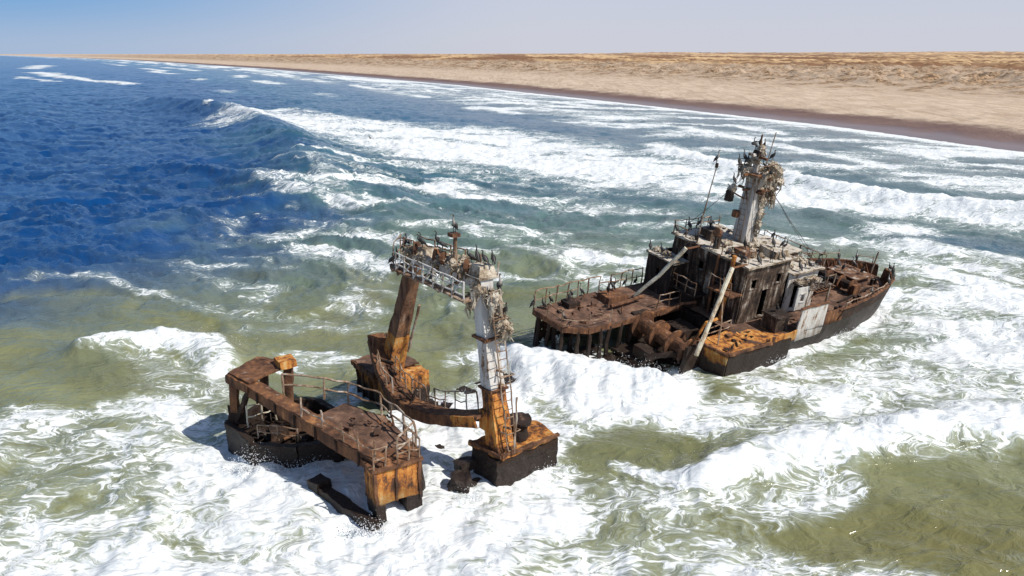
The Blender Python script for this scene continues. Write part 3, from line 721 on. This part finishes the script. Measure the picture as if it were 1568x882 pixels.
g.box((-.4,3.3,9.2),(.55,4.2,9.7),'nest',taper=.3);g.box((-.4,-1.0,9.2),(.5,0.1,9.6),'nest',taper=.3)
for i in range(22): g.nest((U(-.35,.45),U(-1.7,4.1),9.22+U(0,.12)),U(.20,.36),U(.25,.40),46,4)
for p in[(.2,4.2,8.3),(.3,4.5,7.7),(-.3,4.0,8.7),(.35,4.2,7.1),(0,4.7,8.3),(-.2,3.5,8.1),(.3,4.9,7.2)]: g.nest(p,.33,.5,60,16)
g.ladder((.1,5.75,2.0),(.0,4.75,8.8),.45,(1,0,0));g.tube([(.1,5.9,1.9),(.15,6.0,4.5)],.045,'rail',5)
for t in(.15,.5,.85):
    c=RB.lerp(RT,t);g.tube([c,c+Vector((.1,.85,.05))],.05,'rail',5)
    g.tube([c+Vector((.35,.7,0)),c+Vector((.4,1.1,0)),c+Vector((-.3,1.1,0)),c+Vector((-.3,.7,0))],.03,'rail',5)
g.tube([(.4,-3.2,3.6),(.4,-1.9,6.4)],.07,'rail',6);g.tube([(.3,-4.0,3.3),(.5,-3.1,4.4)],.06,'rail',6)
arc=[]
for i in range(15):
    t=i/14;b_=-4.9+9.4*t;z_=4.1-1.55*math.sin(math.pi*t**.75)-.9*t;s_=-.5-.7*math.sin(math.pi*t)
    arc.append(Vector((s_,b_,z_+.15)))
for p,q_ in zip(arc[:-1],arc[1:]):
    g.beam(p,q_,.85,.12,'brown');g.beam(p+Vector((-.42,0,-.22)),q_+Vector((-.42,0,-.22)),.1,.5,'orange' if p.y>2.8 else 'brown');g.beam(p+Vector((.42,0,-.22)),q_+Vector((.42,0,-.22)),.1,.5,'dark')
g.rail([tuple(p+Vector((.38,0,.06))) for p in arc[1:-1]],h=.9,sp=.75,r=.035,miss=.15)
g.rail([tuple(p+Vector((-.38,0,.06))) for p in arc[1:6]],h=.8,sp=.6,r=.035,miss=.3)
for i in range(16):
    p=random.choice(arc[1:9]);g.tube([p+Vector((U(-.4,.4),U(-.4,.4),.1)),p+Vector((U(-.6,.6),U(-.6,.6),U(.1,.6)))],U(.03,.08),'dark',5)
g.box((-.6,-5.2,3.0),(.45,-4.3,4.1),'brown',taper=.3);g.box((-.5,4.2,2.6),(.45,4.7,3.5),'orange')
g.build('stern_gantry',wreckE,cell=.55,amp=.05)

gb=MB(G)
gb.box((-.5,-7.3,-1.5),(1.9,-5.0,2.0),'orange',taper=.03);gb.box((-.7,-7.4,2.0),(2.0,-4.9,2.08),'deck')
gb.prism([(-.6,-5.2),(2.0,-5.0),(2.0,-3.9),(-.4,-4.0)],-1,1.9,'orange')
gb.beam((-.7,-7.4,1.9),(2.,-7.4,1.9),.14,.3,'brown');gb.beam((-.7,-7.4,1.9),(-.7,-4.9,1.9),.14,.3,'brown')
for i in range(4): gb.beam((-.58,-7.1+i*.7,.2),(-.58,-7.1+i*.7,1.9),.1,.12,'brown')
gb.box((-.6,3.8,-1.5),(2.8,5.6,1.65),'mussel');gb.prism([(-.75,3.7),(-.4,5.7),(2.7,5.65),(2.9,3.7)],1.65,1.8,'orange')
gb.beam((-.7,3.8,1.85),(-.45,5.7,1.85),.14,.14,'brown');gb.beam((-.45,5.7,1.85),(2.7,5.7,1.85),.14,.14,'brown')
gb.tube([(1.3,4.6,1.8),(1.3,4.6,2.5)],[.5,.42],'dark',12);gb.tube([(1.3,4.6,2.5),(1.3,4.6,2.65)],[.62,.62],'dark',12)
gb.box((-1.5,3.6,.7),(-.6,4.2,1.1),'mussel')
gb.build('gantry_base_blocks',wreckE,cell=.28,amp=.09,freq=2.2)
rk=MB(I)
rk.box((-2.9,28.2,-1),(-1.6,29.6,.95),'mussel',taper=.45);rk.box((-2.0,28.7,-1),(-.9,29.5,.4),'mussel',taper=.3)
rk.build('fallen_mussel_block',wreckE,cell=.22,amp=.2,freq=2.0)

# ---- stern section
s=MB(I)
tub=[(-13.4,32.9),(-11.7,31.1),(-9.6,30.9),(-7.9,31.6),(-7.6,33.2),(-9.8,35.4),(-12.2,35.2)]
for i in range(len(tub)):
    p=tub[i];q_=tub[(i+1)%len(tub)];hz=1.45 if i not in(1,2) else 1.25
    s.beam((*p,hz/2-.9),(*q_,hz/2-.9),.28,hz+1.8,'mussel')
s.prism(tub,.1,.35,'mussel')
s.junk((-10.6,33.2,.4),1.9,1.4,60,('mussel','dark','brown'),.8,rz=.9)
s.box((-11.4,32.0,.3),(-10.4,32.9,1.3),'dark',rot=.5,taper=.2);s.tube([(-10.3,32.5,.3),(-10.0,32.8,2.1)],.1,'brown',8);s.tube([(-9.2,32.2,.9),(-9.9,33.4,1.6)],.3,'dark',10)
s.rail([(-11.5,31.4,1.35),(-9.6,31.2,1.25),(-8.2,31.8,1.3)],h=.7,sp=.9,miss=.3)
A=(-13.1,33.1);B=(-11.9,32.2);Cc=(-10.9,34.3);Dd=(-12.3,35.)
for p,z0 in((A,1.2),(Cc,.6),(Dd,1.)): s.beam((*p,z0),(p[0]+.15,p[1],3.7),.36,.36,'brown',up=(1,0,0))
s.beam((A[0]-.1,A[1]+.1,3.55),(B[0],B[1],3.45),.4,.4,'brown');s.beam((A[0],A[1],3.6),(Dd[0],Dd[1],3.7),.34,.3,'brown');s.beam((Dd[0],Dd[1],3.7),(Cc[0],Cc[1],3.65),.34,.3,'brown')
s.prism([(-13.2,33.1),(-11.9,32.1),(-10.7,34.2),(-12.3,35.2)],3.7,3.8,'brown')
s.box((-11.2,33.7,3.75),(-10.4,34.6,4.1),'orange',rot=.6)
s.beam((-12.9,33.0,2.2),(-12.9,32.9,1.3),.9,.08,'dark',up=(0,1,0));s.beam((-13.0,33.0,1.3),(-12.0,32.3,3.3),.22,.2,'dark')
s.rail([(-12.2,32.3,1.4),(-11.2,33.2,1.4)],h=1.1,sp=.5,m='pale')
P0=Vector((-12.0,32.5,3.3));P1=Vector((-4.9,26.9,2.35))
dr=(P1-P0).normalized();sd=Vector((-dr.y,dr.x,0)).normalized()
s.beam(P0,P1,.5,.6,'brown')
s.beam(P0+Vector((0,0,.33)),P1+Vector((0,0,.33)),.66,.05,'brown')
for t in(.1,.25,.4,.55,.7,.85):
    c=P0.lerp(P1,t)-sd*.29;s.beam(c+Vector((0,0,.3)),c-Vector((0,0,.3)),.08,.08,'dark',up=(1,0,0))
pl=[P0.lerp(P1,.42)+sd*.28,P1+sd*.26-dr*.2,P1+sd*2.0-dr*.4,P0.lerp(P1,.62)+sd*2.9,P0.lerp(P1,.40)+sd*2.4]
zf=lambda p:2.75-.09*(p[0]+8.0)
s.prism([(p.x,p.y) for p in pl],lambda p:zf(p)-.12,lambda p:zf(p),'deck')
for i in range(len(pl)):
    a_=pl[i];b_=pl[(i+1)%len(pl)];s.beam((a_.x,a_.y,zf(a_)-.2),(b_.x,b_.y,zf(b_)-.2),.14,.35,'brown')
s.junk((P0.lerp(P1,.68)+sd*1.3).to_tuple()[:2]+(2.7,),1.3,1.0,16,('brown','dark','deck'),.4)
rp=[P0.lerp(P1,.2)+sd*.5,P0.lerp(P1,.36)+sd*1.6,P0.lerp(P1,.42)+sd*2.5,P0.lerp(P1,.62)+sd*2.9,P1+sd*2.0-dr*.4,P1+sd*.6-dr*.05]
rp3=[(p.x,p.y,zf(p)+(.35 if i<2 else 0)) for i,p in enumerate(rp)]
s.rail(rp3,h=1.1,sp=1.0,r=.05,m='rail',miss=.03,levels=(.5,1.))
s.rail([tuple(P0.lerp(P1,t)-sd*.25+Vector((0,0,.36))) for t in(.45,.6,.75,.95)],h=.85,sp=.9,r=.04,miss=.4)
for c,zt in((pl[3],2.5),(pl[4],2.6),(pl[2],2.2)): s.tube([(c.x,c.y,zt),(c.x+.1,c.y-.1,.9),(c.x,c.y,-1)],[.16,.2,.3],'mussel',7)
Q0=Vector((-5.35,26.5,0));Q1=Vector((-3.7,27.5,0));e=(Q1-Q0).normalized();bk=Vector((-e.y,e.x,0))
def pan(x0,x1,z0,z1,y0,y1,mm):
    vs=[]
    for x in(x0,x1):
        for y in(y0,y1):
            for z in(z0,z1): vs.append(Q0+e*x+bk*y+Vector((0,0,z)))
    s.add(vs,s.HX,mm)
pan(0,1.95,.95,2.45,0,1.1,'orange');pan(-.1,2.05,2.45,2.56,-.1,1.25,'brown')
pan(0,.42,-1.2,.95,0,.9,'orange');pan(1.3,1.95,-1.2,.95,0,.9,'mussel');pan(-.1,2.05,-1.2,.10,-.1,1.0,'mussel')
pan(-.02,.1,-.2,2.5,-.06,.0,'brown');pan(1.85,1.97,.8,2.5,-.06,.0,'brown');pan(.85,.93,.95,2.45,-.05,.0,'brown')
s.rail([tuple(Q0+Vector((0,0,2.56))),tuple(Q1+Vector((0,0,2.56))),tuple(Q1+bk*1.2+Vector((0,0,2.56)))],h=.9,sp=.45,miss=.35)
s.beam((-8.3,28.9,.25),(-5.3,26.1,.1),.5,.7,'mussel');s.beam((-8.4,29.0,.5),(-7.9,28.6,.5),.7,.6,'mussel')
s.build('stern_section',wreckE,cell=.35,amp=.065,freq=1.8)

# ------------------------------------------------------------ cormorants
kb=N('cormorant_feathers');geo=kb.n('ShaderNodeTexCoord')
vc=kb.n('ShaderNodeAttribute',attribute_name='bc').outputs['Color']
nz=kb.noise(geo.outputs['Object'],30,4,.6).outputs[0]
cc=kb.mix(kb.smooth(nz,.3,.7,0,.35),vc,(.09,.08,.07))
pb=kb.n('ShaderNodeBsdfPrincipled');kb.l(cc,pb.inputs['Base Color']);pb.inputs['Roughness'].default_value=.55
kb.l(pb.outputs[0],kb.out.inputs[0])
def bird_mesh(name,pose,pale=False):
    vs=[];fs=[];cs=[]
    def tube(pts,rx,rz,c,n=8):
        o=len(vs);pts=[Vector(p) for p in pts]
        for i,p in enumerate(pts):
            d=(pts[min(i+1,len(pts)-1)]-pts[max(i-1,0)]).normalized()
            x=Vector((0,1,0))
            if abs(d.y)>.8: x=Vector((0,0,1))
            x=(x-d*x.dot(d)).normalized();y=d.cross(x)
            for j in range(n):
                a=2*math.pi*j/n;vs.append(p+x*math.cos(a)*rx[i]+y*math.sin(a)*rz[i]);cs.append(c[i] if isinstance(c,list) else c)
        for i in range(len(pts)-1):
            for j in range(n): fs.append((o+i*n+j,o+i*n+(j+1)%n,o+(i+1)*n+(j+1)%n,o+(i+1)*n+j))
        fs.append(tuple(o+j for j in range(n)));fs.append(tuple(o+(len(pts)-1)*n+j for j in range(n)))
    dk=(.018,.016,.016);br=(.35,.32,.28) if pale else dk;yl=(.30,.20,.06)
    if pose=='up':
        pts=[(-.25,0,.06),(-.17,0,.14),(-.10,0,.23),(-.03,0,.33),(.03,0,.43),(.055,0,.50),(.045,0,.57),(.03,0,.64),(.04,0,.70),(.075,0,.735),(.11,0,.735),(.14,0,.73),(.19,0,.725)]
    elif pose=='hunch':
        pts=[(-.27,0,.10),(-.18,0,.17),(-.11,0,.24),(-.03,0,.32),(.05,0,.39),(.09,0,.43),(.10,0,.48),(.075,0,.53),(.075,0,.57),(.105,0,.60),(.14,0,.60),(.17,0,.595),(.22,0,.585)]
    else:
        pts=[(-.25,0,.08),(-.17,0,.15),(-.10,0,.23),(-.03,0,.33),(.03,0,.42),(.06,0,.49),(.07,0,.56),(.05,0,.63),(.03,0,.69),(.02,0,.73),(-.01,0,.74),(-.04,0,.745),(-.09,0,.75)]
    rx=[.05,.045,.07,.092,.078,.05,.034,.027,.027,.033,.027,.011,.004];rz=[.010,.03,.065,.085,.07,.045,.03,.025,.026,.030,.022,.010,.004]
    cl=[dk]*4+[br]*4+[dk]*3+[yl]*2
    tube(pts,rx,rz,cl)
    for sg in(-1,1):
        if pose=='spread':
            tube([(.03,sg*.05,.44),(.02,sg*.20,.50),(.0,sg*.34,.47),(-.03,sg*.50,.38)],[.02,.018,.015,.006],[.05,.10,.11,.03],dk)
            tube([(.0,sg*.08,.40),(-.03,sg*.22,.40),(-.04,sg*.36,.34)],[.012,.012,.006],[.06,.11,.05],dk)
        else:
            o=Vector(pts[4]);e_=Vector(pts[1])
            tube([o+Vector((.0,sg*.055,.02)),o.lerp(e_,.35)+Vector((0,sg*.088,0)),o.lerp(e_,.7)+Vector((-.01,sg*.075,.01)),e_+Vector((-.04,sg*.03,.0))],[.015,.026,.022,.006],[.03,.07,.055,.012],dk)
        tube([(-.05,sg*.04,.24),(-.02,sg*.045,.13),(-.035,sg*.045,.02)],[.032,.014,.010],[.032,.014,.010],dk,6)
        tube([(-.05,sg*.045,.012),(.03,sg*.05,.012),(.075,sg*.055,.008)],[.010,.030,.038],[.010,.008,.004],dk,6)
    me=bpy.data.meshes.new(name);me.from_pydata([tuple(v) for v in vs],[],fs)
    at=me.attributes.new('bc','FLOAT_COLOR','POINT')
    for i,c in enumerate(cs): at.data[i].color=(*c,1)
    bm=bmesh.new();bm.from_mesh(me);bmesh.ops.recalc_face_normals(bm,faces=bm.faces);bm.to_mesh(me);bm.free()
    for p in me.polygons:p.use_smooth=True
    me.materials.append(kb.m);return me
BM=[bird_mesh('cormorant_upright','up'),bird_mesh('cormorant_hunched','hunch'),bird_mesh('cormorant_pale','up',True),bird_mesh('cormorant_drying','spread')]
def bird(T,p,kind=None):
    me=BM[kind] if kind is not None else random.choices(BM,[5,4,2,.8])[0]
    ob=bpy.data.objects.new('cormorant',me);col.objects.link(ob)
    ob.location=T(Vector(p));ob.rotation_euler=(U(-.08,.08),U(-.08,.08),U(0,6.28));sc=U(.95,1.15);ob.scale=(sc,)*3
for p in [(2.15,-3.6,3.95),(2.2,-2.7,3.95),(2.1,-1.8,3.95),(2.15,-.2,3.95),(2.2,.9,3.95),(2.1,1.9,3.95),(3.4,-3.7,3.95),(4.4,-3.7,3.95),(5.6,-3.7,3.95),(3.7,-2.2,4.55),(3.5,.9,4.3),(5.4,1.5,4.4),(5.9,1.9,4.4),(3.0,2.5,3.95),(4.2,2.5,3.95),(5.2,2.5,3.95),
          (1.,-4.5,2.57),(1.2,-3.6,2.57),(1.6,-2.5,2.57),(1.0,-2.9,2.57),(7.6,.9,3.6),(8.6,-.8,3.6),(7.2,-1.2,3.6),(9.5,2.4,2.9),(9.0,2.6,2.9),(8.2,2.6,2.9),(7.2,2.6,2.9),(9.5,.8,2.9),(7,3.8,2.32),(8.2,3.85,2.32),(4.2,3.7,1.08)]: bird(F,p)
for p in [(5.0,-1.7,9.0),(5.9,-1.4,9.0),(6.3,-.6,9.25),(5.3,-.3,8.85),(4.7,-1.2,9.0),(6.9,-.5,8.25),(5.05,-1.1,9.92),(5.6,-.9,9.92),(5.3,-1.0,10.1),(4.3,-1.6,7.65),(5.2,-2.2,8.5),(5.4,.2,8.5),(2.0,-1.3,9.25)]: bird(F,p)
for s_ in(10.2,11.3,12.6,13.4,14.6,15.8,16.9,18.0): bird(F,(s_,BC(s_)-half(s_)-.06,sheer(s_)+.87))
for s_ in(13.0,16.0,17.3,18.1,18.6): bird(F,(s_,BC(s_)+half(s_)+.06,sheer(s_)+.87))
for p in [(15.0,1.0,.94),(15.8,2.0,.94),(16.4,.9,.94),(15.4,.3,.94)]: bird(F,p)
for p in [(-8.1,-4.6,0.0),(-7.6,-4.3,0.02),(-6.8,-4.7,0.02),(-5.8,-4.0,.36),(-5.0,-4.8,.02),(-4.2,-4.9,.02),(-3.1,-3.6,.46),(-2.4,-4.0,.46),(-1.4,-4.8,0.02),(-7.5,-2.4,.02),(-.4,-4.8,.02),(.4,-4.7,.02)]: bird(F,p)
for p in [(-.8,-2.2,8.5),(-.5,-2.3,8.55),(-.35,-1.8,9.28),(.2,-1.3,9.4),(-.2,-.5,9.62),(.05,1.75,10.66),(.1,.7,9.65),(.3,2.6,9.45),(.3,3.1,9.6),(0,4.0,9.72),(.4,4.1,9.7),(.3,4.7,8.65),(.4,4.9,7.6),(-.4,2.1,9.4),(.4,-.2,9.6),(-.75,1.2,8.42)]: bird(G,p)
gm=bpy.data.meshes.new('gull')
gv=[(-.3,0,0),(0,-.08,.02),(0,.08,.02),(.3,0,.03),(0,0,-.08),(.05,-.4,.2),(-.1,-.42,.19),(-.12,-.95,.06),(.05,.4,.2),(-.1,.42,.19),(-.12,.95,.06),(-.14,-.08,.02),(-.14,.08,.02),(.12,-.06,.04),(.12,.06,.04)]
gm.from_pydata(gv,[],[(0,11,4),(11,13,4),(13,3,4),(0,4,12),(12,4,14),(14,4,3),(0,12,14,3,13,11),(13,11,6,5),(5,6,7),(14,12,9,8),(8,9,10)])
gm.materials.append(M['dark']);go=bpy.data.objects.new('gull',gm);col.objects.link(go);go.location=(-21,116,6);go.rotation_euler=(0.3,0,1.0)

# ------------------------------------------------------------ light, sky, camera
sun=bpy.data.lights.new('sun','SUN');sun.energy=4.8;sun.angle=math.radians(.5);sun.color=(1,.955,.88)
so=bpy.data.objects.new('sun',sun);col.objects.link(so)
el=math.radians(47);azr=math.radians(115)
dirv=Vector((math.sin(azr)*math.cos(el),math.cos(azr)*math.cos(el),math.sin(el)))
so.rotation_euler=dirv.to_track_quat('Z','Y').to_euler();so.location=(40,-20,60)
wld=bpy.data.worlds.new('World');scn.world=wld;wld.use_nodes=True
nt=wld.node_tree;nt.nodes.clear()
kw=N.__new__(N);kw.t=nt
sky=nt.nodes.new('ShaderNodeTexSky');sky.sky_type='NISHITA';sky.sun_disc=False;sky.sun_elevation=el;sky.sun_rotation=azr
sky.air_density=1.0;sky.dust_density=.6;sky.ozone_density=2.0
tc=kw.n('ShaderNodeTexCoord');sx=kw.n('ShaderNodeSeparateXYZ');kw.l(tc.outputs['Generated'],sx.inputs[0])
hz=kw.mix(kw.smooth(sx.outputs[0],-.58,.05),(1.3,3.5,6.9),(5.9,6.2,7.5))
hz=kw.mix(kw.smooth(sx.outputs[2],.0,.07,.45,0.),hz,(6.6,6.6,7.1))
skc=kw.mix(kw.smooth(sx.outputs[2],.02,.40,.9,0.),sky.outputs[0],hz)
bg=nt.nodes.new('ShaderNodeBackground');bg.inputs[1].default_value=.10
wo=nt.nodes.new('ShaderNodeOutputWorld');nt.links.new(skc,bg.inputs[0]);nt.links.new(bg.outputs[0],wo.inputs[0])
cd=bpy.data.cameras.new('camera');cd.sensor_width=36;cd.lens=27.09;cd.clip_end=200000;cd.clip_start=.5
co=bpy.data.objects.new('camera',cd);col.objects.link(co);co.location=(0,0,18);co.rotation_euler=(math.radians(90-16.9),0,0)
scn.camera=co
